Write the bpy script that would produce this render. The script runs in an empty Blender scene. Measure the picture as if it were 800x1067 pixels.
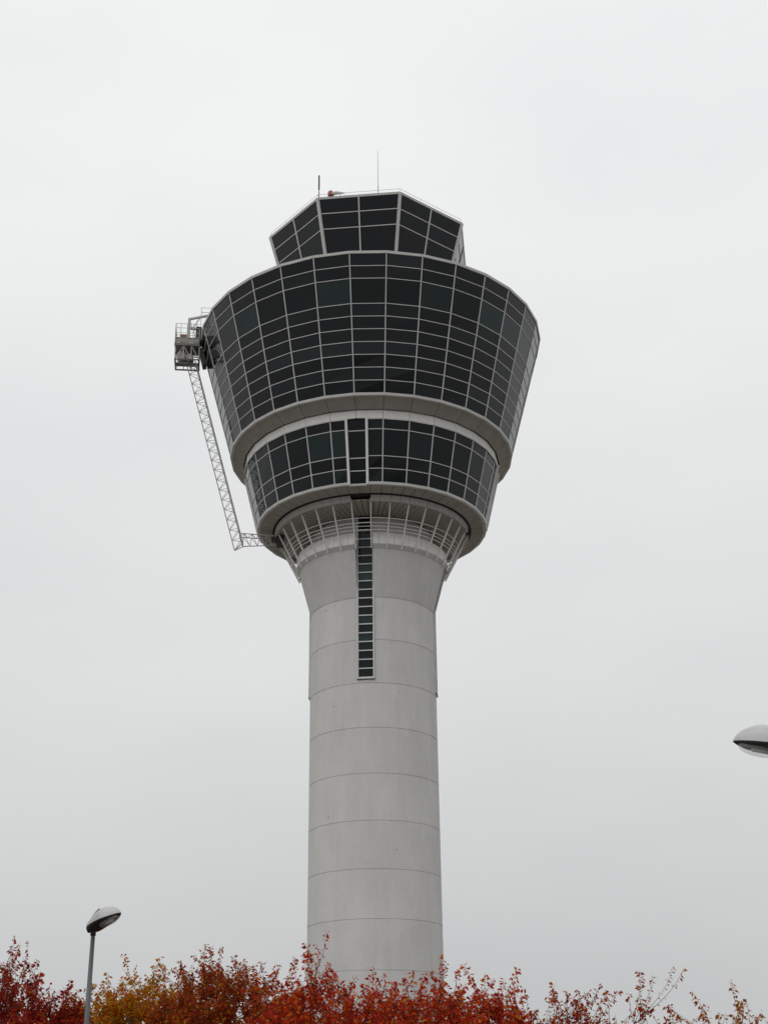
import bpy, math, random
import numpy as np
from mathutils import Vector, Matrix
random.seed(7)
PI = math.pi
R_ = math.radians
sc = bpy.context.scene
col = sc.collection

# ------------------------------------------------------------------ helpers
class MB:
    """collects faces, then links them as ONE mesh object"""
    def __init__(s): s.v = []; s.f = []
    def face(s, pts):
        n = len(s.v); s.v += [tuple(p) for p in pts]; s.f.append(tuple(range(n, n + len(pts))))
    def box8(s, c):
        n = len(s.v); s.v += [tuple(p) for p in c]
        for q in ((0,3,2,1),(4,5,6,7),(0,1,5,4),(1,2,6,5),(2,3,7,6),(3,0,4,7)):
            s.f.append(tuple(n + i for i in q))
    def box(s, x0, x1, y0, y1, z0, z1):
        s.box8([(x0,y0,z0),(x1,y0,z0),(x1,y1,z0),(x0,y1,z0),(x0,y0,z1),(x1,y0,z1),(x1,y1,z1),(x0,y1,z1)])
    def bar(s, p0, p1, w, d, nrm):
        p0 = Vector(p0); p1 = Vector(p1); a = (p1 - p0).normalized(); n = Vector(nrm)
        n = (n - a * n.dot(a)).normalized(); t = a.cross(n)
        h = t * (w / 2); k = n * (d / 2)
        s.box8([p0-h-k, p0+h-k, p0+h+k, p0-h+k, p1-h-k, p1+h-k, p1+h+k, p1-h+k])
    def tube(s, pts, rad, sides=6, cap=True):
        pts = [Vector(p) for p in pts]
        if not isinstance(rad, (list, tuple)): rad = [rad] * len(pts)
        n0 = len(s.v); ref = None
        for i, p in enumerate(pts):
            a = (pts[min(i+1, len(pts)-1)] - pts[max(i-1, 0)]).normalized()
            if ref is None: ref = a.orthogonal().normalized()
            u = (ref - a * ref.dot(a))
            u = a.orthogonal().normalized() if u.length < 1e-4 else u.normalized()
            ref = u; w = a.cross(u)
            for k in range(sides):
                t = 2 * PI * k / sides
                s.v.append(tuple(p + (u * math.cos(t) + w * math.sin(t)) * rad[i]))
        for i in range(len(pts) - 1):
            for k in range(sides):
                a = n0 + i*sides + k; b = n0 + i*sides + (k+1) % sides
                s.f.append((a, b, b + sides, a + sides))
        if cap:
            s.f.append(tuple(n0 + k for k in reversed(range(sides))))
            s.f.append(tuple(n0 + (len(pts)-1)*sides + k for k in range(sides)))
    def grid(s, rows, closed=False, flip=False):
        """rows: equal-length lists of points; quads between them"""
        n0 = len(s.v); m = len(rows[0])
        for r in rows: s.v += [tuple(p) for p in r]
        for i in range(len(rows) - 1):
            for k in range(m if closed else m - 1):
                a = n0 + i*m + k; b = n0 + i*m + (k+1) % m
                q = (a, b, b + m, a + m)
                s.f.append(q[::-1] if flip else q)
    def build(s, name, mat, parent=None, smooth=False):
        me = bpy.data.meshes.new(name); me.from_pydata(s.v, [], s.f); me.update()
        if smooth: me.polygons.foreach_set('use_smooth', [True] * len(me.polygons))
        me.materials.append(mat)
        o = bpy.data.objects.new(name, me); col.objects.link(o)
        if parent: o.parent = parent
        return o

def empty(name, loc, rz=0):
    o = bpy.data.objects.new(name, None); o.empty_display_size = .3
    o.location = loc; o.rotation_euler = (0, 0, rz); col.objects.link(o); return o
def tag(o, label=None, cat=None, group=None, kind=None):
    if label: o['label'] = label
    if cat: o['category'] = cat
    if group: o['group'] = group
    if kind: o['kind'] = kind
    return o

def mat(name, colr, rough=.6, metal=0, spec=.5, ior=1.5):
    m = bpy.data.materials.new(name); m.use_nodes = True
    b = m.node_tree.nodes['Principled BSDF']
    b.inputs['Base Color'].default_value = (*colr, 1); b.inputs['Roughness'].default_value = rough
    b.inputs['Metallic'].default_value = metal; b.inputs['IOR'].default_value = ior
    b.inputs['Specular IOR Level'].default_value = spec
    return m
def N(m, t, **kw):
    n = m.node_tree.nodes.new(t)
    for k, v in kw.items():
        if k in n.inputs: n.inputs[k].default_value = v
        else: setattr(n, k, v)
    return n
def L(m, a, b): m.node_tree.links.new(a, b)
def ramp(m, fac, stops, interp='LINEAR'):
    r = N(m, 'ShaderNodeValToRGB'); r.color_ramp.interpolation = interp
    e = r.color_ramp.elements
    while len(e) < len(stops): e.new(.5)
    for i, (p, c) in enumerate(stops):
        e[i].position = p; e[i].color = (*c, 1)
    L(m, fac, r.inputs[0]); return r.outputs[0]
def bsdf(m): return m.node_tree.nodes['Principled BSDF']

def noisy(name, c0, c1, scale, rough=.8, stretch=(1,1,1), bump=0, detail=6, fine=None):
    m = mat(name, c0, rough)
    tc = N(m, 'ShaderNodeTexCoord'); mp = N(m, 'ShaderNodeMapping'); mp.inputs['Scale'].default_value = stretch
    L(m, tc.outputs['Object'], mp.inputs[0])
    n = N(m, 'ShaderNodeTexNoise', Scale=scale, Detail=detail); n.inputs['Roughness'].default_value = .65
    L(m, mp.outputs[0], n.inputs['Vector'])
    out = ramp(m, n.outputs[0], [(.28, c0), (.72, c1)])
    if fine:
        n2 = N(m, 'ShaderNodeTexNoise', Scale=fine, Detail=4); L(m, tc.outputs['Object'], n2.inputs['Vector'])
        mx = N(m, 'ShaderNodeMix', data_type='RGBA', blend_type='MULTIPLY'); mx.inputs[0].default_value = 1
        L(m, out, mx.inputs[6]); L(m, ramp(m, n2.outputs[0], [(.3, (.93,.93,.93)), (.7, (1,1,1))]), mx.inputs[7]); out = mx.outputs[2]
    L(m, out, bsdf(m).inputs['Base Color'])
    if bump:
        b = N(m, 'ShaderNodeBump', Strength=bump); b.inputs['Distance'].default_value = .02
        L(m, n.outputs[0], b.inputs['Height']); L(m, b.outputs[0], bsdf(m).inputs['Normal'])
    return m

# ------------------------------------------------------------------ camera (24.35 degrees up, a hair of roll)
F, PITCH, ROLL = 1419.94, .425052, .0115279
cam = bpy.data.cameras.new('camera'); co = bpy.data.objects.new('camera', cam); col.objects.link(co)
cam.sensor_fit = 'VERTICAL'; cam.sensor_height = 24; cam.lens = F / 1067 * 24
cam.clip_start = .1; cam.clip_end = 12000
right = Vector((1,0,0)); fw = Vector((0, math.cos(PITCH), math.sin(PITCH))); up = Vector((0, -math.sin(PITCH), math.cos(PITCH)))
r2 = right * math.cos(ROLL) - up * math.sin(ROLL); u2 = right * math.sin(ROLL) + up * math.cos(ROLL)
M4 = Matrix((r2, u2, -fw)).transposed().to_4x4(); M4.translation = (0, 0, 1.6)
co.matrix_world = M4; sc.camera = co

# ------------------------------------------------------------------ materials
def concrete_mat():
    m = mat('painted_concrete', (.42,.41,.40), .85, spec=.25)
    tc = N(m, 'ShaderNodeTexCoord')
    def noise(scale, st, d=5):
        mp = N(m, 'ShaderNodeMapping'); mp.inputs['Scale'].default_value = st; L(m, tc.outputs['Object'], mp.inputs[0])
        n = N(m, 'ShaderNodeTexNoise', Scale=scale, Detail=d); n.inputs['Roughness'].default_value = .7
        L(m, mp.outputs[0], n.inputs['Vector']); return n.outputs[0]
    c = ramp(m, noise(.45, (1,1,.6)), [(.3, (.555,.546,.540)), (.7, (.625,.616,.610))])
    def mul(a, b):
        x = N(m, 'ShaderNodeMix', data_type='RGBA', blend_type='MULTIPLY'); x.inputs[0].default_value = 1
        L(m, a, x.inputs[6]); L(m, b, x.inputs[7]); return x.outputs[2]
    c = mul(c, ramp(m, noise(1.6, (1,1,.07)), [(.35, (.955,.955,.95)), (.62, (1,1,1))]))      # rain streaks
    c = mul(c, ramp(m, noise(.8, (1,1,.16), 4), [(.38, (.965,.963,.958)), (.6, (1,1,1))]))
    c = mul(c, ramp(m, noise(7, (1,1,1), 8), [(.32, (.92,.92,.92)), (.6, (1,1,1))]))        # blotches
    # each pour a slightly different grey
    sx = N(m, 'ShaderNodeSeparateXYZ'); L(m, tc.outputs['Object'], sx.inputs[0])
    k = N(m, 'ShaderNodeMath', operation='SUBTRACT'); L(m, sx.outputs[2], k.inputs[0]); k.inputs[1].default_value = 40.524 - 3.5683 * 20
    d = N(m, 'ShaderNodeMath', operation='DIVIDE'); L(m, k.outputs[0], d.inputs[0]); d.inputs[1].default_value = 3.5683
    fl = N(m, 'ShaderNodeMath', operation='FLOOR'); L(m, d.outputs[0], fl.inputs[0])
    wn = N(m, 'ShaderNodeTexWhiteNoise', noise_dimensions='1D'); L(m, fl.outputs[0], wn.inputs['W'])
    c = mul(c, ramp(m, wn.outputs[0], [(0, (.965,.965,.965)), (1, (1,1,1))]))
    # form-tie specks
    vo = N(m, 'ShaderNodeTexVoronoi', Scale=.55); L(m, tc.outputs['Object'], vo.inputs['Vector'])
    c = mul(c, ramp(m, vo.outputs['Distance'], [(.035, (.72,.70,.68)), (.06, (1,1,1))]))
    L(m, c, bsdf(m).inputs['Base Color'])
    return m
CONC = concrete_mat()
JOINT = mat('joint_sealant', (.16,.155,.15), .9)
def glass_mat(name, stops, rough=.03, ior=1.30):
    m = mat(name, stops[0][1], rough, ior=ior)
    g = N(m, 'ShaderNodeNewGeometry')
    oi = N(m, 'ShaderNodeObjectInfo'); ad = N(m, 'ShaderNodeMath', operation='ADD'); fr = N(m, 'ShaderNodeMath', operation='FRACT')
    L(m, g.outputs['Random Per Island'], ad.inputs[0]); L(m, oi.outputs['Random'], ad.inputs[1]); L(m, ad.outputs[0], fr.inputs[0])
    L(m, ramp(m, fr.outputs[0], stops), bsdf(m).inputs['Base Color'])
    tc = N(m, 'ShaderNodeTexCoord'); n = N(m, 'ShaderNodeTexNoise', Scale=3.0, Detail=6); L(m, tc.outputs['Object'], n.inputs['Vector'])
    L(m, ramp(m, n.outputs[0], [(.35, (rough,)*3), (.8, (rough+.1,)*3)]), bsdf(m).inputs['Roughness'])
    return m
GLASS = glass_mat('spandrel_glass', [(0, (.005,.007,.0085)), (.6, (.008,.0105,.012)), (.85, (.011,.015,.017)), (1, (.018,.024,.027))])
VISION = glass_mat('vision_glass', [(0, (.005,.008,.009)), (.5, (.006,.010,.011)), (.72, (.010,.018,.019)), (.86, (.020,.034,.035)), (1, (.030,.048,.049))])
CABG = glass_mat('cab_glass', [(0, (.006,.007,.009)), (1, (.010,.012,.014))])
ALU = noisy('mullion_aluminium', (.48,.475,.465), (.58,.575,.56), 1.2, .5)
ALUD = noisy('trim_aluminium', (.36,.35,.335), (.46,.445,.43), .8, .6)
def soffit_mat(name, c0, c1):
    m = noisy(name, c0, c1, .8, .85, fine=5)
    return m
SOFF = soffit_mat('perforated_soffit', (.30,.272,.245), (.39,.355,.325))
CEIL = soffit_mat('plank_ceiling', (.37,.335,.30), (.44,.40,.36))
BACK = mat('dark_void', (.02,.019,.018), .9)
GALV = noisy('galvanised_steel', (.38,.375,.36), (.50,.495,.48), 3, .55)
RAIL = noisy('railing_steel', (.66,.65,.635), (.74,.73,.715), 2, .5)
MACH = noisy('dark_machinery', (.018,.018,.018), (.05,.047,.043), 3, .6)
GREASE = noisy('weathered_steel', (.15,.145,.13), (.27,.26,.24), 2.2, .7)
ROOF = noisy('roof_membrane', (.18,.18,.18), (.24,.24,.235), .5, .9)
RED = mat('red_lens', (.32,.025,.015), .3)
BROWN = mat('rusty_box', (.22,.10,.06), .7)

# ------------------------------------------------------------------ the control tower
S = 5.15
YAW = -5.7
TX, TY = -1.05, 107.72
DG = 11.25
def Z(h): return h * S + 1.6
tower = empty('control_tower', (TX, TY, 0), R_(YAW))
tag(tower, 'tall grey concrete airport control tower with dark glass drums and a glazed cab', 'tower')
# tower-local frame: the axis of symmetry that looks at the camera is -Y
def P(r, az, h):
    a = R_(-90 + az); return Vector((r * S * math.cos(a), r * S * math.sin(a), Z(h)))
SLOTS = (0, 90, 180, 270)
HW = .137                                   # half width of the stair-window slot (in shaft radii)

def slotted(r, n, slot_half):
    """azimuths round a ring between the four slots: list of four lists"""
    d = math.degrees(math.asin(slot_half / r)) if slot_half else 0
    return [[s + d + (90 - 2*d) * i / n for i in range(n + 1)] for s in SLOTS]

# shaft: full cylinder below the slots, slotted above; grooved at each pour joint
H0, DJ = 7.5581, .692876
joints = [H0 - k * DJ for k in range(11)]
HB, HT = 6.222, 8.94                        # slot bottom, ceiling
sh = MB(); gr = MB()
g = .0035
hs = [-.3107]; inset = [0]
for j in reversed(joints):
    for dh, q in ((-g*1.6, 0), (-g*1.0, .006), (g*1.0, .006), (g*1.6, 0)):
        hs.append(j + dh); inset.append(q)
low = [(h, q) for h, q in zip(hs, inset) if h < HB] + [(HB, 0)]
high = [(HB, 0)] + [(h, q) for h, q in zip(hs, inset) if HB < h < HT] + [(HT, 0)]
NA = 160
for (h0, q0), (h1, q1) in zip(low, low[1:]):
    sh.grid([[P(1 - q, 360 * k / NA, h) for k in range(NA)] for h, q in ((h0, q0), (h1, q1))], closed=True)
for (h0, q0), (h1, q1) in zip(high, high[1:]):
    for qd in range(4):
        sh.grid([[P(1 - q, a, h) for a in slotted(1, 40, HW)[qd]] for h, q in ((h0, q0), (h1, q1))])
# slot pockets: jambs, back and sill
for s in SLOTS:
    a = R_(-90 + s); n = Vector((math.cos(a), math.sin(a), 0)); t = Vector((-n.y, n.x, 0))
    rim = math.sqrt(1 - HW*HW)
    def Q(x, d, h): return t * (x*S) + n * (d*S) + Vector((0, 0, Z(h)))
    for sg in (-1, 1):
        sh.face([Q(sg*HW, rim, HB), Q(sg*HW, .93, HB), Q(sg*HW, .93, HT), Q(sg*HW, rim, HT)])
    sh.face([Q(-HW, .93, HB), Q(HW, .93, HB), Q(HW, .93, HT), Q(-HW, .93, HT)])
    sh.face([Q(-HW, .93, HB)] + [P(1, s + math.degrees(math.asin(HW)) * q, HB) for q in (-1, -.5, 0, .5, 1)] + [Q(HW, .93, HB)])
shaft = sh.build('shaft', CONC, tower, True)
shaft.data.polygons.foreach_set('use_smooth', [len(p.vertices) == 4 and p.area < 8 for p in shaft.data.polygons])

# flared gallery support, notched at the slots
fl = MB()
FR = [(1.0, H0 + .012), (1.055, 7.77), (1.125, 8.05), (1.19, 8.30)]
FR = [(1.002 + (1.195 - 1.002) * i / 6, H0 + .014 + (8.30 - H0 - .014) * i / 6) for i in range(7)]
for qd in range(4):
    rows = [[P(r, a, h) for a in slotted(r, 36, HW)[qd]] for r, h in FR]
    fl.grid(rows)
    # walkway: underside lip, edge, floor
    rr = [(1.195, 8.30), (1.255, 8.365)]
    fl.grid([[P(r, a, h) for a in slotted(r, 36, HW)[qd]] for r, h in rr])
    fl.grid([[P(r, a, h) for a in slotted(r, 36, HW)[qd]] for r, h in ((1.0, 8.39), (1.235, 8.39))], flip=True)
    for e in (0, -1):
        pts = [rows[i][e] for i in range(len(rows))] + [P(1.255, slotted(1.255, 36, HW)[qd][e], 8.365), P(1.235, slotted(1.235, 36, HW)[qd][e], 8.39), P(1.0, slotted(1.0, 36, HW)[qd][e], 8.39)]
        fl.face(pts)
flare = fl.build('flared_gallery_base', CONC, tower, True)
flare.data.polygons.foreach_set('use_smooth', [len(p.vertices) == 4 for p in flare.data.polygons])

# gallery parapet: light panels with joints, open at the slots
for k in range(32):
    if k % 8 == 0: pp = MB()
    if k % 8 in (0, 7):
        a0, a1 = (k*DG + 6.6, (k+1)*DG) if k % 8 == 0 else (k*DG, (k+1)*DG - 6.6)
    else: a0, a1 = k*DG, (k+1)*DG
    a0 += .12; a1 -= .12
    A = [a0 + (a1 - a0) * i / 4 for i in range(5)]
    for q in range(4):
        b, c = A[q], A[q+1]
        pp.box8([P(1.246,b,8.368), P(1.246,c,8.368), P(1.226,c,8.368), P(1.226,b,8.368), P(1.246,b,8.556), P(1.246,c,8.556), P(1.226,c,8.556), P(1.226,b,8.556)])
    if k % 8 == 7: pp.build('gallery_parapet', RAIL, tower)

# handrails
def gal(t):                                  # leaning plane of the posts
    return 1.585 + (1.252 - 1.585) * t, 8.985 + (8.335 - 8.985) * t
for t in (.405, .51, .585, .66):
    r, h = gal(t); m = MB()
    pts = [P(r - .012, 360 * k / 128, h) for k in range(129)]
    m.tube(pts, .032, 5, cap=False); m.build('gallery_rail', RAIL, tower, True)
# posts (one at the middle of each facet)
for k in range(32):
    az = (k + .5) * DG; m = MB()
    r0, h0 = gal(-.02); r1, h1 = gal(1.06)
    n = P(1, az, 0) - P(0, az, 0)
    m.bar(P(r0, az, h0), P(r1, az, h1), .085, .13, n)
    m.bar(P(r1 - .012, az, h1 + .17), P(r1 - .035, az, h1 + .17), .14, .14, (0,0,1))
    m.build('gallery_post', RAIL, tower)
# collar beam and ceiling over the gallery
ce = MB(); void = MB()
for k in range(64):
    if k % 16 == 0: cb = MB()
    if k % 16 in (0, 15): continue
    a0, a1 = k * DG / 2 + .10, (k + 1) * DG / 2 - .10
    b = [P(1.62, a0, 9.035), P(1.62, a1, 9.035), P(1.61, a1, 8.935), P(1.61, a0, 8.935)]
    i = [P(1.58, a0, 9.035), P(1.58, a1, 9.035), P(1.57, a1, 8.935), P(1.57, a0, 8.935)]
    cb.box8([b[3], b[2], i[2], i[3], b[0], b[1], i[1], i[0]])
    if k % 16 == 14: cb.build('collar_beam', ALUD, tower)
for k in range(96):
    a0, a1 = k * 3.75, (k + 1) * 3.75
    e = .20
    ce.box8([P(1.0,a0+e*1.4,8.95), P(1.0,a1-e*1.4,8.95), P(1.565,a1-e,8.965), P(1.565,a0+e,8.965), P(1.0,a0+e*1.4,8.97), P(1.0,a1-e*1.4,8.97), P(1.565,a1-e,8.985), P(1.565,a0+e,8.985)])
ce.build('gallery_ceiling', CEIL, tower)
void.grid([[P(r, 360*k/64, h) for k in range(64)] for r, h in ((.95, 9.0), (1.60, 9.03), (1.66, 9.07), (1.88, 9.10))], closed=True)
void.grid([[P(r, 360*k/64, h) for k in range(64)] for r, h in ((2.14, 10.27), (2.36, 10.40))], closed=True)
void.build('soffit_backing', BACK, tower)

# stair window strips in the slots
for s in SLOTS:
    a = R_(-90 + s); n = Vector((math.cos(a), math.sin(a), 0)); t = Vector((-n.y, n.x, 0))
    def Q(x, d, h): return t * (x*S) + n * (d*S) + Vector((0, 0, Z(h)))
    gl = MB(); fr = MB()
    h = 6.262; step = .1432; x = .112
    hh = []
    while h < 8.9: hh.append(h); h += step
    for q in range(len(hh)):
        top = hh[q+1] if q + 1 < len(hh) else 8.93
        j = [random.uniform(-.0006, .0006) for _ in range(4)]
        gl.face([Q(-x, .982+j[0], hh[q]+.004), Q(x, .982+j[1], hh[q]+.004), Q(x, .982+j[2], top-.004), Q(-x, .982+j[3], top-.004)])
        fr.bar(Q(-x-.005, .990, hh[q]), Q(x+.005, .990, hh[q]), .088, .14, n)
    for sg in (-1, 1):
        fr.bar(Q(sg*(x+.012), .995, 6.245), Q(sg*(x+.012), .995, 8.93), .12, .22, n)
    fr.bar(Q(-x-.02, 1.004, 6.245), Q(x+.02, 1.004, 6.245), .10, .20, n)
    w = gl.build('stair_window', VISION, tower); fr.build('window_frame', ALU, w)

# ---- curtain walls
def lerp(a, b, t): return a + (b - a) * t
def facet(rt, ht, rb, hb, a0, a1, clip0=None, clip1=None):
    """corner function for a flat facet: (u across, t down, off outward)"""
    A, B, C_, D = P(rt, a0, ht), P(rt, a1, ht), P(rb, a0, hb), P(rb, a1, hb)
    nrm = (B - A).cross(C_ - A).normalized()
    mid = (A + B) / 2; 
    if nrm.dot(Vector((mid.x, mid.y, 0))) < 0: nrm = -nrm
    def q(u, t, off=0): return A.lerp(B, u).lerp(C_.lerp(D, u), t) + nrm * off
    q.n = nrm; return q
def pane(mb, q, u0, u1, t0, t1, mu, mt, off, jit):
    j = [random.uniform(-jit, jit) for _ in range(2)]
    mb.face([q(u0+mu, t1-mt, off-j[0]), q(u1-mu, t1-mt, off+j[0]), q(u1-mu, t0+mt, off+j[1]), q(u0+mu, t0+mt, off-j[1])])

# upper drum: 32 facets, ten rows of glass (the third one tall)
RT, HTt, RB, HBt = 2.985, 12.62, 2.392, 10.425
rows = [0, 1, 2, 4, 5, 6, 7, 8, 9, 10, 11]; rows = [r / 11 for r in rows]
for k in range(32):
    a0, a1 = k * DG, (k + 1) * DG
    q = facet(RT, HTt, RB, HBt, a0, a1)
    gl = MB(); vi = MB(); tp = MB(); fr = MB()
    for i in range(10):
        pane(vi if i == 2 else tp if i < 2 else gl, q, 0, 1, rows[i], rows[i+1], .012, .002, 0, .010)
    for i in range(1, 10):
        fr.bar(q(.02, rows[i], .012), q(.98, rows[i], .012), .058, .04, q.n)
    fr.bar(q(0, -.004, .012), q(0, 1.0, .012), .082, .055, q.n)
    g_ = gl.build('curtain_wall_bay', GLASS, tower)
    vi.build('vision_window', VISION, g_); tp.build('spandrel_pane', GLASS, g_); fr.build('mullion', ALU, g_)
# roof cap, bottom rim
def ring_boxes(mb, prof, n=32, gap=0, az0=0, step=DG):
    """prof: four (r,h) corners of the ring's section"""
    for k in range(n):
        a0, a1 = az0 + k*step + gap, az0 + (k+1)*step - gap
        (r0,h0),(r1,h1),(r2,h2),(r3,h3) = prof
        mb.box8([P(r0,a0,h0),P(r0,a1,h0),P(r1,a1,h1),P(r1,a0,h1),P(r3,a0,h3),P(r3,a1,h3),P(r2,a1,h2),P(r2,a0,h2)])
m = MB(); ring_boxes(m, [(2.998,12.612),(2.90,12.612),(2.90,12.655),(3.006,12.655)], gap=.02); m.build('roof_edge', ALU, tower)
m = MB(); ring_boxes(m, [(2.400,10.385),(2.355,10.385),(2.36,10.425),(2.410,10.425)], gap=.02); m.build('bottom_rim', ALU, tower)
# soffit panels under the upper drum
def soffit(r0, h0, r1, h1, n, gap, name, material):
    m = MB(); st = 360 / n
    for k in range(n):
        a0, a1 = k*st, (k+1)*st; e0 = gap / r0; e1 = gap / r1
        m.box8([P(r0,a0+e0,h0), P(r0,a1-e0,h0), P(r1,a1-e1,h1), P(r1,a0+e1,h1), P(r0,a0+e0,h0+.015), P(r0,a1-e0,h0+.015), P(r1,a1-e1,h1+.015), P(r1,a0+e1,h1+.015)])
    return m.build(name, material, tower)
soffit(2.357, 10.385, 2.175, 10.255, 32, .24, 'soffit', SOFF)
# lower drum: wall band, glass, rim, soffit
m = MB(); ring_boxes(m, [(2.150,10.115),(2.10,10.115),(2.10,10.26),(2.150,10.26)], gap=.09); m.build('wall_band', RAIL, tower)
m = MB(); ring_boxes(m, [(2.135,10.11),(2.08,10.11),(2.08,10.27),(2.135,10.27)]); m.build('wall_backing', BACK, tower)
RT2, HT2, RB2, HB2 = 2.145, 10.112, 1.905, 9.125
rows2 = [0, .169, .592, .789, 1]
SW = .155
for k in range(32):
    a0, a1 = k*DG, (k+1)*DG
    q = facet(RT2, HT2, RB2, HB2, a0, a1)
    w = .41 * RT2 / 2.1
    u0 = SW / .42 if k % 8 == 0 else 0
    u1 = 1 - SW / .42 if k % 8 == 7 else 1
    gl = MB(); vi = MB(); tp = MB(); fr = MB()
    for i in range(4):
        pane(vi if i == 1 else tp if i < 1 else gl, q, u0, u1, rows2[i], rows2[i+1], .012, .002, 0, .008)
    for i in range(1, 4):
        fr.bar(q(u0 + .02, rows2[i], .012), q(u1 - .02, rows2[i], .012), .062, .04, q.n)
    if k % 8 != 0: fr.bar(q(0, 0, .012), q(0, 1, .012), .082, .055, q.n)
    fr.bar(q(u0, .006, .03), q(u1, .006, .03), .10, .10, q.n)
    g_ = gl.build('curtain_wall_bay', GLASS, tower)
    vi.build('vision_window', VISION, g_); tp.build('spandrel_pane', GLASS, g_); fr.build('mullion', ALU, g_)
def arc_rim(mb, prof, run):
    for k in range(8*run, 8*run + 8):
        a0, a1 = k*DG, (k+1)*DG
        if k % 8 == 0: a0 += 4.3
        if k % 8 == 7: a1 -= 4.3
        (r0,h0),(r1,h1),(r2,h2),(r3,h3) = prof
        mb.box8([P(r0,a0,h0),P(r0,a1,h0),P(r1,a1,h1),P(r1,a0,h1),P(r3,a0,h3),P(r3,a1,h3),P(r2,a1,h2),P(r2,a0,h2)])
for run in range(4):
    m = MB(); arc_rim(m, [(1.912,9.082),(1.86,9.082),(1.865,9.122),(1.922,9.122)], run); m.build('bottom_rim', ALU, tower)
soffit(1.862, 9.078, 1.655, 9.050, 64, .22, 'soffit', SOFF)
# the recessed full-height window in each slot of the lower drum
for s in SLOTS:
    q = facet(2.135, 10.125, 1.885, 9.085, s - 4.2, s + 4.2)
    gl = MB(); fr = MB(); jb = MB()
    for i, (t0, t1) in enumerate(((0,.19),(.19,.60),(.60,.79),(.79,.985))):
        pane(gl, q, .06, .94, t0, t1, .01, .004, -.10, .003)
        if i: fr.bar(q(.06, t0, -.06), q(.94, t0, -.06), .08, .08, q.n)
    fr.bar(q(0, 1.0, .0), q(1, 1.0, .0), .16, .30, q.n)
    for u in (-.02, 1.02):
        jb.bar(q(u, -.01, .02), q(u, 1.0, .02), .19, .36, q.n)
    bk = MB(); bk.face([q(-.05,0,-.2), q(1.05,0,-.2), q(1.05,1,-.2), q(-.05,1,-.2)])
    w = gl.build('slot_window', VISION, tower); fr.build('window_frame', ALU, w); jb.build('jamb', RAIL, w)
    bk.build('window_backing', BACK, w)

# drum roof and cab
m = MB(); m.grid([[P(r, 360*k/64 , 12.64) for k in range(64)] for r in (2.92, 1.0)], closed=True); m.build('drum_roof', ROOF, tower)
CRT, CHT, CRB, CHB = 1.866, 14.69, 1.286, 12.62
crow = [0, .130, .262, .62, 1.0]
for k in range(8):
    a0, a1 = -22.5 + 45*k, 22.5 + 45*k
    q = facet(CRT, CHT, CRB, CHB, a0, a1)
    gl = MB(); fr = MB()
    for i in range(4):
        for u0, u1 in ((0, .5), (.5, 1)): pane(gl, q, u0, u1, crow[i], crow[i+1], .008, .002, 0, .006)
    for i in range(1, 4): fr.bar(q(.012, crow[i], .015), q(.988, crow[i], .015), .075, .05, q.n)
    fr.bar(q(.5, 0, .035), q(.5, 1, .035), .11, .10, q.n)
    out = (P(1, a0, 0) - P(0, a0, 0))
    fr.bar(q(0, -.005, .03), q(0, 1, .03), .26, .20, out)
    g_ = gl.build('cab_window', CABG, tower); fr.build('mullion', ALU, g_)
m = MB(); ring_boxes(m, [(1.868,14.675),(1.80,14.675),(1.80,14.715),(1.880,14.715)], 8, .02, -22.5, 45); m.build('cab_roof_edge', ALU, tower)
m = MB(); m.face([P(1.82, -22.5 + 45*k, 14.708) for k in range(8)]); m.face([P(1.79, 22.5 - 45*k, 14.69) for k in range(8)]); m.build('cab_roof', ROOF, tower)
m = MB()
for k in range(8):
    for j in range(3):
        u = j / 3
        p = P(1.86, -22.5 + 45*k, 14.705).lerp(P(1.86, 22.5 + 45*k, 14.705), u)
        m.tube([p, p + Vector((0, 0, .38))], .014, 4)
    m.tube([P(1.86, -22.5 + 45*k, 14.785), P(1.86, 22.5 + 45*k, 14.785)], .017, 4)
m.build('roof_wire_guard', GALV, tower)
m = MB(); b = P(1.84, -22.2, 14.71)
m.tube([b, b + Vector((0,0,.8))], .045, 6); m.tube([b + Vector((0,0,.8)), b + Vector((0,0,1.0))], .03, 6); m.tube([b + Vector((0,0,1.0)), b + Vector((0,0,2.55))], .07, 8)
m.build('rod_antenna', MACH, tower)
m = MB(); b = P(1.66, 11.5, 14.705)
m.tube([b, b + Vector((0,0,1.2))], .045, 6); m.tube([b + Vector((0,0,1.2)), b + Vector((0,0,5.2))], [.032, .018], 5)
m.build('whip_antenna', GALV, tower)
# red lamp and its pale arm at the roof edge
m = MB(); b = P(1.74, -16.5, 14.71); n = (P(1,-16.5,0) - P(0,-16.5,0)).normalized(); t = Vector((-n.y, n.x, 0))
m.tube([b + Vector((0,0,.25)), b + Vector((0,0,.33)), b + Vector((0,0,.72)), b + Vector((0,0,.84)), b + Vector((0,0,.88))], [.22, .27, .27, .18, .04], 12)
bl = m.build('warning_beacon', RED, tower, True)
m = MB(); m.tube([b, b + Vector((0,0,.26))], .22, 10); m.build('beacon_base', MACH, bl)
m = MB(); m.tube([b + Vector((0,0,.55)) + t*.2, b + Vector((0,0,.52)) + t*.6, b + Vector((0,0,.28)) + t*1.3], [.19, .17, .06], 8); m.tube([b + t*.9, b + t*.9 + Vector((0,0,.4))], .04, 6)
m.build('floodlight_arm', RAIL, bl)

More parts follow.
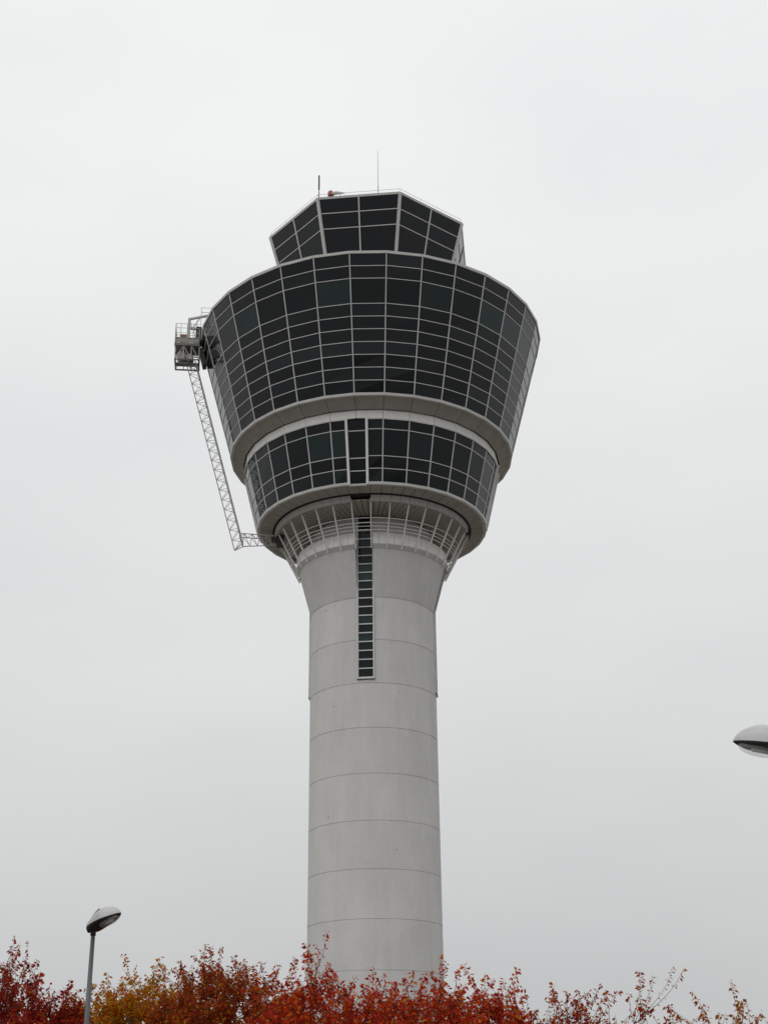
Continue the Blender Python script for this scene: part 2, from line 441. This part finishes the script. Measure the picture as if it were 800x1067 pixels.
# ------------------------------------------------------------------ facade-maintenance gantry
GP = 186.3 + 90 - YAW                        # its azimuth in the tower's frame
gan = empty('maintenance_gantry', (TX, TY, 47.2), R_(186.3))
tag(gan, 'steel lattice maintenance gantry with a cradle hanging beside the dark glass drums', 'gantry')
def G(r, y, z): return Vector((r, y, z - 47.2))      # local +X is radially outward
def lattice(mb, c0, c1, n, rad_c, rad_b):
    """c0,c1: the three chords' start and end points; zigzag braces on the three faces"""
    for a, b in zip(c0, c1): mb.tube([a, b], rad_c, 6)
    for i, j in ((0,1), (0,2), (1,2)):
        for k in range(n):
            a0, a1 = c0[i].lerp(c1[i], k/n), c0[i].lerp(c1[i], (k+1)/n)
            b0, b1 = c0[j].lerp(c1[j], (k+.5)/n), c0[j].lerp(c1[j], (k+1)/n)
            mb.tube([a0, b0], rad_b, 4); mb.tube([b0, a1], rad_b, 4)
m = MB()
OUT0, OUT1 = G(16.55, 0, 64.2), G(11.70, 0, 46.35)
IA0, IA1 = G(15.76, -.42, 64.4), G(11.02, -.42, 46.9)
IB0, IB1 = G(15.76, .42, 64.4), G(11.02, .42, 46.9)
lattice(m, [OUT0, IA0, IB0], [OUT1, IA1, IB1], 19, .045, .024)
m.tube([OUT1, IA1], .04, 5); m.tube([OUT1, IB1], .04, 5); m.tube([IA1, IB1], .04, 5)
m.build('lattice_mast', GALV, gan)
m = MB()
J0 = [G(11.02, 0, 46.75), G(11.3, -.42, 47.78), G(11.3, .42, 47.78)]
J1 = [G(7.9, 0, 47.0), G(7.9, -.42, 47.62), G(7.9, .42, 47.62)]
lattice(m, J0, J1, 5, .045, .026)
m.tube([J0[1], J0[2]], .04, 5)
for y in (-.42, .42): m.tube([J0[0], J0[1] if y < 0 else J0[2]], .035, 5)
m.build('lattice_foot', GALV, gan)
m = MB(); m.box(7.55, 8.2, -.5, .5, -.25, .50); m.box(8.2, 8.6, -.3, .3, .1, .40); m.build('track_trolley', MACH, gan)
m = MB(); m.box(15.5, 17.72, -1.0, 1.0, 65.82-47.2, 65.95-47.2)
m.bar(G(15.5, -1.02, 65.7), G(17.72, -1.02, 65.7), .10, .08, (0,0,1)); m.bar(G(15.5, 1.02, 65.7), G(17.72, 1.02, 65.7), .10, .08, (0,0,1))
plat = m.build('cradle_platform', GREASE, gan)
m = MB()
for y in (-.98, .98):
    for r in (15.55, 16.1, 16.65, 17.2, 17.68): m.tube([G(r, y, 65.95), G(r, y, 67.95 if r > 15.8 else 67.4)], .026, 5)
    for z in (66.5, 67.0, 67.5, 67.95): m.tube([G(15.55, y, z), G(17.68, y, z)], .022, 5)
for y in (-.5, 0, .5): m.tube([G(17.68, y, 65.95), G(17.68, y, 67.95)], .024, 5)
for z in (66.5, 67.0, 67.5, 67.95): m.tube([G(17.68, -.98, z), G(17.68, .98, z)], .022, 5)
for r0, r1, y in ((16.1,16.65,-.98),(16.65,17.2,-.98),(17.2,17.68,.98),(16.1,16.65,.98)):
    m.tube([G(r0, y, 67.0), G(r1, y, 67.95)], .016, 4)
m.build('cradle_guardrail', GALV, gan)
m = MB()
m.box(15.6, 17.66, -.955, -.935, 66.0-47.2, 66.55-47.2); m.box(15.6, 17.66, .935, .955, 66.0-47.2, 66.55-47.2); m.box(17.625, 17.645, -.93, .93, 66.0-47.2, 66.55-47.2)
m.build('cradle_kick_panel', noisy('kick_panel', (.20,.195,.175), (.32,.31,.28), 2.5, .6), gan)
m = MB(); m.box(16.6, 17.35, -.7, -.1, 66.85-47.2, 67.5-47.2); m.build('tool_box', BROWN, gan)
# tray slung below the platform
m = MB()
m.box(15.45, 17.66, -.28, .28, 64.22-47.2, 64.32-47.2); m.bar(G(15.45,-.95,64.27), G(17.66,-.95,64.27), .12, .10, (0,0,1)); m.bar(G(15.45,.95,64.27), G(17.66,.95,64.27), .12, .10, (0,0,1)); m.bar(G(15.5,-.95,64.27), G(15.5,.95,64.27), .12, .08, (0,0,1)); m.bar(G(17.6,-.95,64.27), G(17.6,.95,64.27), .12, .08, (0,0,1))
tray = m.build('slung_tray', GREASE, gan)
m = MB()
for y in (-.93, .93):
    for r in (15.5, 16.2, 16.9, 17.62): m.bar(G(r, y, 64.3), G(r, y, 65.75), .07, .07, (0,1,0))
    m.bar(G(15.5, y, 64.3), G(16.2, y, 65.7), .05, .05, (0,1,0)); m.bar(G(16.9, y, 65.7), G(17.62, y, 64.3), .05, .05, (0,1,0)); m.bar(G(16.2, y, 64.3), G(16.9, y, 65.7), .05, .05, (0,1,0))
m.build('hanger_frame', GALV, gan)
m = MB()
for r, z, q in ((17.05, 64.95, .42), (16.35, 64.8, .34)):
    m.tube([G(r, -.55, z), G(r, -.5, z), G(r, .5, z), G(r, .55, z)], [q*.8, q, q, q*.8], 14)
m.build('cable_drum', ALUD, gan)
# hoist machinery against the glass
m = MB()
m.bar(G(14.98, 0, 64.1), G(15.42, 0, 65.8), .9, .34, (1,0,-.3)); m.bar(G(15.52, .1, 65.8), G(15.78, .1, 67.6), .5, .30, (1,0,-.2))
m.box(15.40, 15.9, -.5, .2, 67.0-47.2, 68.2-47.2); m.tube([G(15.7, -.6, 66.6), G(15.7, .6, 66.6)], .30, 12)
m.build('hoist_machine', MACH, gan)
m = MB()
m.bar(G(16.55, 0, 65.95), G(16.55, 0, 69.15), .20, .24, (1,0,0))
m.bar(G(16.60, 0, 69.05), G(14.1, 0, 69.75), .16, .18, (0,0,1)); m.bar(G(16.55, 0, 68.15), G(14.1, 0, 67.75), .20, .22, (0,0,1))
m.bar(G(16.2, 0, 68.1), G(15.6, 0, 69.3), .08, .08, (0,1,0)); m.bar(G(14.2, 0, 66.75), G(14.2, 0, 69.8), .22, .26, (1,0,0))
m.bar(G(15.5, 0, 67.8), G(15.95, 0, 66.0), .12, .12, (0,1,0))
m.tube([G(15.5, .4, 68.2), G(15.5, .4, 70.1), G(14.4, .4, 70.1), G(14.4, .4, 68.0)], .03, 5); m.tube([G(15.5, .4, 69.6), G(14.4, .4, 69.6)], .025, 5)
m.build('jib_arm', ALUD, gan)
m = MB(); m.box(13.6, 14.8, -.6, .6, 66.82-47.2, 67.15-47.2); m.build('roof_trolley', MACH, gan)
m = MB()
for y in (-.35, .35): m.tube([G(15.85, y, 68.3), G(15.6, y, 67.3), G(15.98, y, 66.4), G(15.66, y, 65.2)], .03, 5)
m.tube([G(16.5, -.1, 68.9), G(16.1, -.2, 67.9), G(15.9, -.2, 67.2)], .025, 5)
m.build('hoist_cable', MACH, gan)

# ------------------------------------------------------------------ street lamps
WHITE = noisy('lamp_white_enamel', (.36,.365,.365), (.42,.425,.425), 5, .35)
GREYC = noisy('lamp_grey_cover', (.30,.31,.31), (.36,.37,.37), 5, .4)
DARK = noisy('lamp_dark_casting', (.012,.012,.013), (.03,.03,.03), 9, .5)
POLE = noisy('lamp_pole_zinc', (.055,.07,.075), (.10,.118,.122), 4, .55, (1,1,.15))
BOWL = mat('lamp_clear_bowl', (.80,.80,.78), .12)
bsdf(BOWL).inputs['Alpha'].default_value = .22
LIN = mat('lamp_reflector', (.62,.62,.60), .4)
def outline(u):                               # half width of the luminaire along its length
    return .205 * (math.sin(PI * min(1, max(0, u)) ** .80) ** .62) if 0 < u < 1 else .004
def crown(u):
    return .235 * (math.sin(PI * min(1, max(0, u)) ** 1.2) ** .62) if 0 < u < 1 else .004
LEN = .80
def shell_rows(u0, u1, n, grow=0, half=14):
    rows = []
    for i in range(n + 1):
        u = lerp(u0, u1, i / n); w, c = outline(u) + grow, crown(u) + grow
        rows.append([(-.13 + LEN*u, w * math.cos(PI*k/half), c * math.sin(PI*k/half)) for k in range(half + 1)])
    return rows
def make_lamp(loc, rz, tilt, height):
    root = empty('street_lamp', loc, rz)
    m = MB(); m.tube([(0,0,0), (0,0,1.1)], .066, 16); m.tube([(0,0,1.1),(0,0,1.16),(0,0,height - .05)], [.066,.057,.038], 16)
    pole = m.build('pole', POLE, root, True)
    m = MB(); m.box(.058, .072, -.05, .05, .45, .85); m.build('access_door', POLE, pole)
    T = Matrix.Translation((0, 0, height)) @ Matrix.Rotation(-tilt, 4, 'Y')
    def put(mb, name, material, parent, smooth=True):
        mb.v = [tuple(T @ Vector(p)) for p in mb.v]; return mb.build(name, material, parent, smooth)
    m = MB(); m.grid(shell_rows(.15, .56, 14), flip=True)
    head = put(m, 'lamp_housing', WHITE, root)
    m = MB(); m.grid(shell_rows(.56, 1.0, 14, .003), flip=True); put(m, 'front_cover', WHITE2, head)
    # spine along the rear of the shell, and rounded rear cap
    m = MB(); pts = []
    for i in range(9):
        u = lerp(.03, .46, i / 8); pts.append((-.13 + LEN*u, 0, crown(u) + .004))
    for a, b in zip(pts, pts[1:]): m.bar(a, b, .12, .03, (0,0,1))
    put(m, 'spine', DARK, head, False)
    m = MB()
    rows = []
    for i in range(9):
        u = lerp(.004, .165, i / 8); w = max(.012, outline(u) * .80) + .008; c = max(.012, crown(u)) + .016
        rows.append([(-.15 + LEN*u, w * math.cos(2*PI*k/20), (c if k <= 10 else .06 + .2*c) * math.sin(2*PI*k/20)) for k in range(20)])
    m.grid(rows, closed=True, flip=True); m.face(rows[0])
    put(m, 'rear_cap', DARK, head)
    # dark tray: shallow belly, deeper over the pole socket
    def belly(u): return .044 * min(1, (1 - u) / .2) ** .7 + .055 * max(0, 1 - abs(u - .17) / .26) ** .8
    rows = []
    for i in range(31):
        u = lerp(.045, .985, i / 30); w = outline(u) * .985; d = belly(u)
        rows.append([(-.13 + LEN*u, w * math.cos(-PI*k/10), -.002 - d * abs(math.sin(PI*k/10)) ** .6) for k in range(11)])
    m = MB(); m.grid(rows)
    top = [r[0] for r in rows] + [r[-1] for r in reversed(rows)]
    m.face(top[::-1])
    put(m, 'tray', DARK, head)
    # clear bowl below the front part
    m = MB(); rows = []
    for i in range(1, 24):
        f = PI * i / 24; x = .215 - .235 * math.cos(f) + .16; w = .118 * math.sin(f) ** .8; d = .105 * math.sin(f) ** .75
        rows.append([(x, w * math.cos(PI*k/16), -.016 - d * math.sin(PI*k/16)) for k in range(17)])
    m.grid(rows, flip=False); put(m, 'bowl', BOWL, head)
    m = MB(); m.tube([(.30,0,-.028),(.30,0,-.05),(.46,0,-.05),(.47,0,-.04)], [.02,.028,.028,.008], 10); put(m, 'lamp_bulb', LIN, head)
    m = MB(); m.tube([(0,0,height-.16), (0,0,height-.02)], .050, 14); m.build('pole_socket', DARK, head, True)
    return root
WHITE2 = noisy('lamp_pale_cover', (.42,.425,.425), (.48,.485,.485), 5, .2)
lampA = make_lamp((-5.43, 26, 0), R_(-32), R_(17), 5.05)
tag(lampA, 'whole street lamp standing among the red and yellow trees on a grey zinc pole', 'street lamp', 'street lamps')
lampB = make_lamp((4.36, 14.3, 0), R_(176), R_(12), 5.21)
tag(lampB, 'street lamp at the picture edge with only its curved head in view', 'street lamp', 'street lamps')

# ------------------------------------------------------------------ autumn trees
BARK = noisy('dark_wet_bark', (.018,.014,.012), (.040,.032,.028), 9, .85, (1,1,.25))
def leaf_mat(name, stops):
    m = mat(name, stops[0][1], .7, spec=.08)
    g_ = N(m, 'ShaderNodeNewGeometry')
    c = ramp(m, g_.outputs['Random Per Island'], stops)
    L(m, c, bsdf(m).inputs['Base Color'])
    tr = N(m, 'ShaderNodeBsdfTranslucent'); L(m, c, tr.inputs[0])
    mx = N(m, 'ShaderNodeMixShader'); mx.inputs[0].default_value = .48
    L(m, bsdf(m).outputs[0], mx.inputs[1]); L(m, tr.outputs[0], mx.inputs[2])
    out = m.node_tree.nodes['Material Output']; L(m, mx.outputs[0], out.inputs[0])
    return m
LM = {
 'crimson': leaf_mat('crimson_leaves', [(0,(.17,.012,.010)), (.45,(.34,.018,.014)), (.8,(.45,.042,.013)), (1,(.50,.15,.010))]),
 'amber':   leaf_mat('amber_leaves', [(0,(.26,.15,.008)), (.3,(.46,.24,.008)), (.6,(.58,.23,.008)), (.85,(.52,.11,.008)), (1,(.42,.04,.010))]),
 'russet':  leaf_mat('russet_leaves', [(0,(.17,.020,.008)), (.4,(.36,.036,.011)), (.75,(.44,.10,.008)), (1,(.38,.18,.008))]),
 'scarlet': leaf_mat('scarlet_leaves', [(0,(.26,.018,.010)), (.4,(.50,.030,.015)), (.75,(.58,.070,.012)), (1,(.60,.22,.010))]),
 'brick':   leaf_mat('brick_red_leaves', [(0,(.20,.016,.010)), (.5,(.39,.038,.013)), (.85,(.48,.11,.010)), (1,(.40,.17,.010))]),
 'copper':  leaf_mat('copper_leaves', [(0,(.25,.035,.010)), (.5,(.42,.11,.010)), (1,(.46,.20,.010))]),
}
def make_tree(x, y, top, rx, ry, n_pts, shoots, leaves, sprouts, tint, seed, label, droop=.5, base=1.25, leafsize=.073, bare=0.0, lean=0.0, peak=None):
    rnd = random.Random(seed)
    root = empty('autumn_tree', (x, y, 0))
    tag(root, label, 'tree', 'autumn trees along the bottom of the view')
    H = top
    nodes = [Vector((0,0,0)), Vector((.02,.01,.5)), Vector((.03,.0,base*.9))]; par = [-1, 0, 1]
    cz = base + (H - base) * .42
    pts = []
    bumps = [(rnd.uniform(-1,1), rnd.uniform(-1,1), rnd.uniform(-.25,.25)) for _ in range(7)]
    while len(pts) < n_pts:
        a, b, c = rnd.uniform(-1,1), rnd.uniform(-1,1), rnd.uniform(-1,1)
        d = (abs(a)**2.2 + abs(b)**2.2 + abs(c)**2.2) ** (1/2.2)
        if d > 1 or d < .25 or rnd.random() > .25 + .75*d: continue
        if c < .05 and rnd.random() < .72: continue
        k = 1 + sum(w * math.exp(-((a-p)**2 + (b-q)**2) * 5) for p, q, w in bumps)
        z = cz + c * ((H - .32 - cz) if c > 0 else (cz - base)) * (k if c > 0 else 1)
        if z < base + .1: continue
        pts.append(Vector((a*rx + lean*(z-base), b*ry, z)))
    pts.sort(key=lambda p: (p - nodes[2]).length)
    for p in pts:
        best, bd = 2, 1e9
        for i in range(2, len(nodes)):
            q = nodes[i]; d = (p - q).length + (.8 if q.z > p.z + .1 else 0)
            if d < bd: best, bd = i, d
        q = nodes[best]; d = (p - q).length
        st = max(1, int(d / .28)); prev = best
        for s in range(1, st + 1):
            t = s / st
            w = q.lerp(p, t) + Vector((rnd.gauss(0,.025), rnd.gauss(0,.025), .10*d*math.sin(PI*t)*.6 + rnd.gauss(0,.02)))
            nodes.append(w); par.append(prev); prev = len(nodes) - 1
    n = len(nodes); load = [0] * n; kids = [0] * n
    for i in range(n - 1, 0, -1):
        load[i] = max(load[i], 1) ; load[par[i]] += load[i]; kids[par[i]] += 1
    def rad(i): return min(.075, .0052 * max(1, load[i]) ** .44)
    tr = MB(); br = MB(); tw = MB()
    tr.tube([nodes[0], nodes[1], nodes[2]], [.11, .085, .075], 10)
    for i in range(3, n):
        br.tube([nodes[par[i]], nodes[i]], [rad(i)*1.08, rad(i)], 5 if rad(i) > .012 else 4, cap=False)
    V = []; nl = 0
    def leafy(pts_, count, dens, thin=True):
        for j in range(count):
            if rnd.random() > dens: continue
            if thin and rnd.random() < max(0, (pts_[0].z - H + 1.0)) * .58: continue
            t = (j + rnd.random()) / count * (len(pts_) - 1); i = min(int(t), len(pts_) - 2)
            p = pts_[i].lerp(pts_[i+1], t - i); ax = (pts_[i+1] - pts_[i]).normalized()
            side = Vector((rnd.gauss(0,1), rnd.gauss(0,1), rnd.gauss(0,.4))); side = (side - ax*side.dot(ax)).normalized()
            d = (ax * .35 + side * .75 + Vector((0,0,-1)) * rnd.uniform(.1, 1.6) * droop * 1.5).normalized()
            ln = leafsize * rnd.uniform(.5, 1.4); wd = ln * rnd.uniform(.17, .34)
            nn = Vector((rnd.gauss(0,1), rnd.gauss(0,1), rnd.gauss(0,1))); w = d.cross(nn).normalized(); f = d.cross(w) * wd * rnd.uniform(.2, .7)
            p = p + d * .012
            V.extend((p, p + d*ln*.42 + w*wd + f, p + d*ln, p + d*ln*.45 - w*wd + f))
    tips = [i for i in range(3, n) if load[i] <= 3]
    for i in tips:
        if nodes[i].z < base + .2: continue
        for s in range(shoots if nodes[i].z < H - .75 else shoots - 2 if rnd.random() > .5 else shoots - 1):
            o = nodes[i] - Vector((lean*(nodes[i].z-base),0,cz)); o = Vector((o.x/rx, o.y/ry, o.z/(H-cz))).normalized()
            d = (o * .55 + Vector((rnd.gauss(0,.45), rnd.gauss(0,.45), rnd.uniform(.1, 1.0)))).normalized()
            ln = rnd.uniform(.16, .42); bend = Vector((rnd.gauss(0,.3), rnd.gauss(0,.3), rnd.uniform(-.35,.25)))
            p = [nodes[i]]
            for q in range(4): p.append(p[-1] + (d + bend * q / 3).normalized() * ln / 4)
            tw.tube(p, [.0042, .0038, .0034, .003, .0022], 3, cap=False)
            leafy(p, int(leaves * 1.35), 1 - bare * rnd.random() * 1.6)
    # long upright sprouts above the crown
    high = sorted(tips, key=lambda i: -nodes[i].z)[:max(14, n_pts // 4)]
    for s in range(sprouts):
        i = rnd.choice(high); o = nodes[i]
        d = Vector((rnd.gauss(0,.38) + .25*o.x/rx, rnd.gauss(0,.3), 1)).normalized()
        ln = rnd.uniform(.35, .75) * (1 if s % 3 else 1.3); bend = Vector((rnd.gauss(0,.22), rnd.gauss(0,.2), rnd.uniform(-.2,.1)))
        p = [o]
        for q in range(7): p.append(p[-1] + (d + bend * q / 6).normalized() * ln / 7)
        tw.tube(p, [.006, .0055, .005, .0045, .004, .0035, .003, .002], 4, cap=False)
        leafy(p[1:], int(20 * ln / .5), .85 * (1 - bare*.5), False); leafy(p[-3:], 9, 1 - bare*.3, False)
    for (px, pz, ln, ang) in (peak or []):                     # the odd long wand
        i = rnd.choice(sorted(tips, key=lambda i: abs(nodes[i].x - px) + .6*abs(nodes[i].z - pz))[:4]); p = [nodes[i]]
        for q in range(9): p.append(p[-1] + Vector((math.sin(ang) + .25*math.sin(q*.5+px), rnd.gauss(0,.05), math.cos(ang))).normalized() * ln / 9)
        tw.tube(p, [.0075 - .0006*k for k in range(10)], 4, cap=False); leafy(p[-4:], 12, .85, False); leafy(p[2:], 14, .6, False)
    trunk = tr.build('trunk', BARK, root, True); br.build('branches', BARK, root, True)
    c = MB(); c.v = [tuple(v) for v in V]; c.f = [(4*i, 4*i+1, 4*i+2, 4*i+3) for i in range(len(V)//4)]
    cr = c.build('crown', LM[tint], root); tw.build('twigs', BARK, cr, True)
    return root
TREES = [
 dict(x=-7.0, y=27.2, top=4.42, rx=1.45, ry=1.3, n_pts=430, shoots=4, leaves=16, sprouts=56, tint='crimson', seed=11, peak=[(-.15,4.4,1.0,.02),(-.2,4.4,.85,.06),(-.2,4.4,.75,-.05),(-.1,4.4,.7,.1)],
      label='dense crimson autumn tree with one tall spire of leaves, outside the whole street lamp'),
 dict(x=-5.05, y=28.4, top=4.44, rx=1.75, ry=1.5, n_pts=540, shoots=4, leaves=18, sprouts=34, tint='amber', seed=12,
      label='yellow and amber autumn tree directly behind the whole street lamp'),
 dict(x=-2.80, y=26.2, top=4.36, rx=1.65, ry=1.4, n_pts=480, shoots=4, leaves=17, sprouts=52, tint='russet', seed=13, peak=[(-1.0,4.3,.6,-1.1),(-.7,4.3,.5,-.5)],
      label='dark russet autumn tree between the yellow tree and the concrete tower shaft'),
 dict(x=-1.0, y=23.6, top=3.84, rx=1.35, ry=1.3, n_pts=380, shoots=4, leaves=15, sprouts=44, tint='scarlet', seed=14, peak=[(-.25,3.7,.95,-.06),(-.12,3.7,.92,.14),(.35,3.6,.75,.5),(-.3,3.6,.6,-.3)],
      label='scarlet autumn tree before the tower shaft, with the tallest bare wands'),
 dict(x=.85, y=24.4, top=3.88, rx=1.6, ry=1.3, n_pts=440, shoots=4, leaves=15, sprouts=54, tint='scarlet', seed=15, peak=[(.0,3.7,.75,-.12),(-.7,3.6,.7,-.7)],
      label='wide scarlet autumn tree reaching past the lower end of the shaft toward open sky'),
 dict(x=2.80, y=25.2, top=3.66, rx=1.35, ry=1.1, n_pts=360, shoots=3, leaves=15, sprouts=34, tint='brick', seed=16, bare=.28, peak=[(-.3,3.6,.75,-.25),(.4,3.6,.65,.3),(0,3.6,.55,-.9)],
      label='brick red autumn tree with thin leafage and dark twigs, clear of the tower'),
 dict(x=4.30, y=26.6, top=3.62, rx=1.1, ry=.9, n_pts=110, shoots=2, leaves=9, sprouts=14, tint='brick', seed=17, bare=.6, lean=.10, peak=[(.5,3.5,1.3,.75),(.6,3.5,1.15,.95),(.2,3.6,1.0,.4),(.4,3.5,1.2,.6),(.1,3.6,1.0,.1),(-.3,3.6,.7,-.2),(.7,3.4,.9,1.1)],
      label='half bare autumn tree with long arching twigs'),
 dict(x=5.95, y=24.6, top=3.46, rx=1.0, ry=.8, n_pts=120, shoots=3, leaves=10, sprouts=12, tint='copper', seed=18, bare=.4, lean=-.05, peak=[(-.5,3.2,.85,-.95),(-.3,3.2,.6,-.6),(.3,3.2,.75,.95),(0,3.3,.6,.1),(.1,3.3,.5,.5)],
      label='small copper coloured autumn tree standing apart below the cut-off lamp head'),
]
for t in TREES: make_tree(**t)

# ------------------------------------------------------------------ ground
GRASS = noisy('grass_ground', (.105,.102,.082), (.150,.142,.118), .35, .95, fine=9)
ASPH = noisy('wet_asphalt', (.090,.086,.080), (.125,.119,.111), 1.2, .55, fine=30)
PAVE = noisy('paving', (.20,.195,.185), (.27,.262,.25), .9, .8, fine=14)
m = MB(); m.grid([[(4000*math.cos(2*PI*k/64), 4000*math.sin(2*PI*k/64), 0) for k in range(64)], [(.1*math.cos(2*PI*k/64), .1*math.sin(2*PI*k/64), 0) for k in range(64)]], closed=True)
tag(m.build('ground', GRASS), kind='structure')
m = MB(); m.face([(-260,-300,.004),(260,-300,.004),(260,17.5,.004),(-260,17.5,.004)]); tag(m.build('car_park', ASPH), kind='structure')
m = MB(); m.box(-260, 260, 17.5, 17.75, -.1, .12); tag(m.build('kerb', PAVE), kind='structure')
m = MB(); n0 = 64
m.grid([[(TX + 34*math.cos(2*PI*k/n0), TY + 34*math.sin(2*PI*k/n0), .006) for k in range(n0)], [(TX + 4.9*math.cos(2*PI*k/n0), TY + 4.9*math.sin(2*PI*k/n0), .006) for k in range(n0)]], closed=True)
tag(m.build('pavement', PAVE), kind='structure')

# ------------------------------------------------------------------ overcast sky and a very soft sun
SUN_EL, SUN_ROT = R_(52), R_(215)
w = bpy.data.worlds.new('World'); sc.world = w; w.use_nodes = True
nt = w.node_tree; bg = nt.nodes['Background']; bg.inputs['Strength'].default_value = .1
class WW: node_tree = nt
sky = N(WW, 'ShaderNodeTexSky', sky_type='NISHITA'); sky.sun_disc = False; sky.sun_elevation = SUN_EL; sky.sun_rotation = SUN_ROT
hs_ = N(WW, 'ShaderNodeHueSaturation', Saturation=.02); L(WW, sky.outputs[0], hs_.inputs['Color'])
tc = N(WW, 'ShaderNodeTexCoord'); sx = N(WW, 'ShaderNodeSeparateXYZ'); L(WW, tc.outputs['Generated'], sx.inputs[0])
grad = ramp(WW, sx.outputs[2], [(0,(.50,.504,.506)), (.10,(.575,.579,.580)), (.30,(.735,.738,.739)), (.50,(.84,.843,.844)), (.72,(.905,.909,.911)), (1,(.98,.984,.986))])
cl = N(WW, 'ShaderNodeTexNoise', Scale=2.1, Detail=5); cl.inputs['Roughness'].default_value = .5
mp = N(WW, 'ShaderNodeMapping'); mp.inputs['Scale'].default_value = (1,1,2.2); L(WW, tc.outputs['Generated'], mp.inputs[0]); L(WW, mp.outputs[0], cl.inputs['Vector'])
clr = ramp(WW, cl.outputs[0], [(.22,(.90,.908,.918)), (.5,(1,1,1)), (.78,(1.075,1.07,1.064))])
mu = N(WW, 'ShaderNodeMix', data_type='RGBA', blend_type='MULTIPLY'); mu.inputs[0].default_value = 1; L(WW, grad, mu.inputs[6]); L(WW, clr, mu.inputs[7])
sc10 = N(WW, 'ShaderNodeMix', data_type='RGBA', blend_type='MULTIPLY'); sc10.inputs[0].default_value = 1; sc10.inputs[7].default_value = (9.96,10.03,10.09,1); L(WW, mu.outputs[2], sc10.inputs[6])
mx = N(WW, 'ShaderNodeMix', data_type='RGBA'); mx.inputs[0].default_value = .94
L(WW, hs_.outputs[0], mx.inputs[6]); L(WW, sc10.outputs[2], mx.inputs[7]); L(WW, mx.outputs[2], bg.inputs['Color'])
sl = bpy.data.lights.new('sun', 'SUN'); sl.energy = .8; sl.angle = R_(60); sl.color = (1,.97,.93)
so = bpy.data.objects.new('sun', sl); col.objects.link(so)
d = Vector((math.sin(SUN_ROT)*math.cos(SUN_EL), math.cos(SUN_ROT)*math.cos(SUN_EL), math.sin(SUN_EL)))
so.rotation_euler = d.to_track_quat('Z', 'Y').to_euler()

sc.view_settings.view_transform = 'Standard'; sc.view_settings.look = 'None'
sc.view_settings.exposure = 0; sc.view_settings.gamma = 1; sc.view_settings.use_curve_mapping = False
sc.render.film_transparent = False
sc.cycles.max_bounces = 8; sc.cycles.transparent_max_bounces = 12
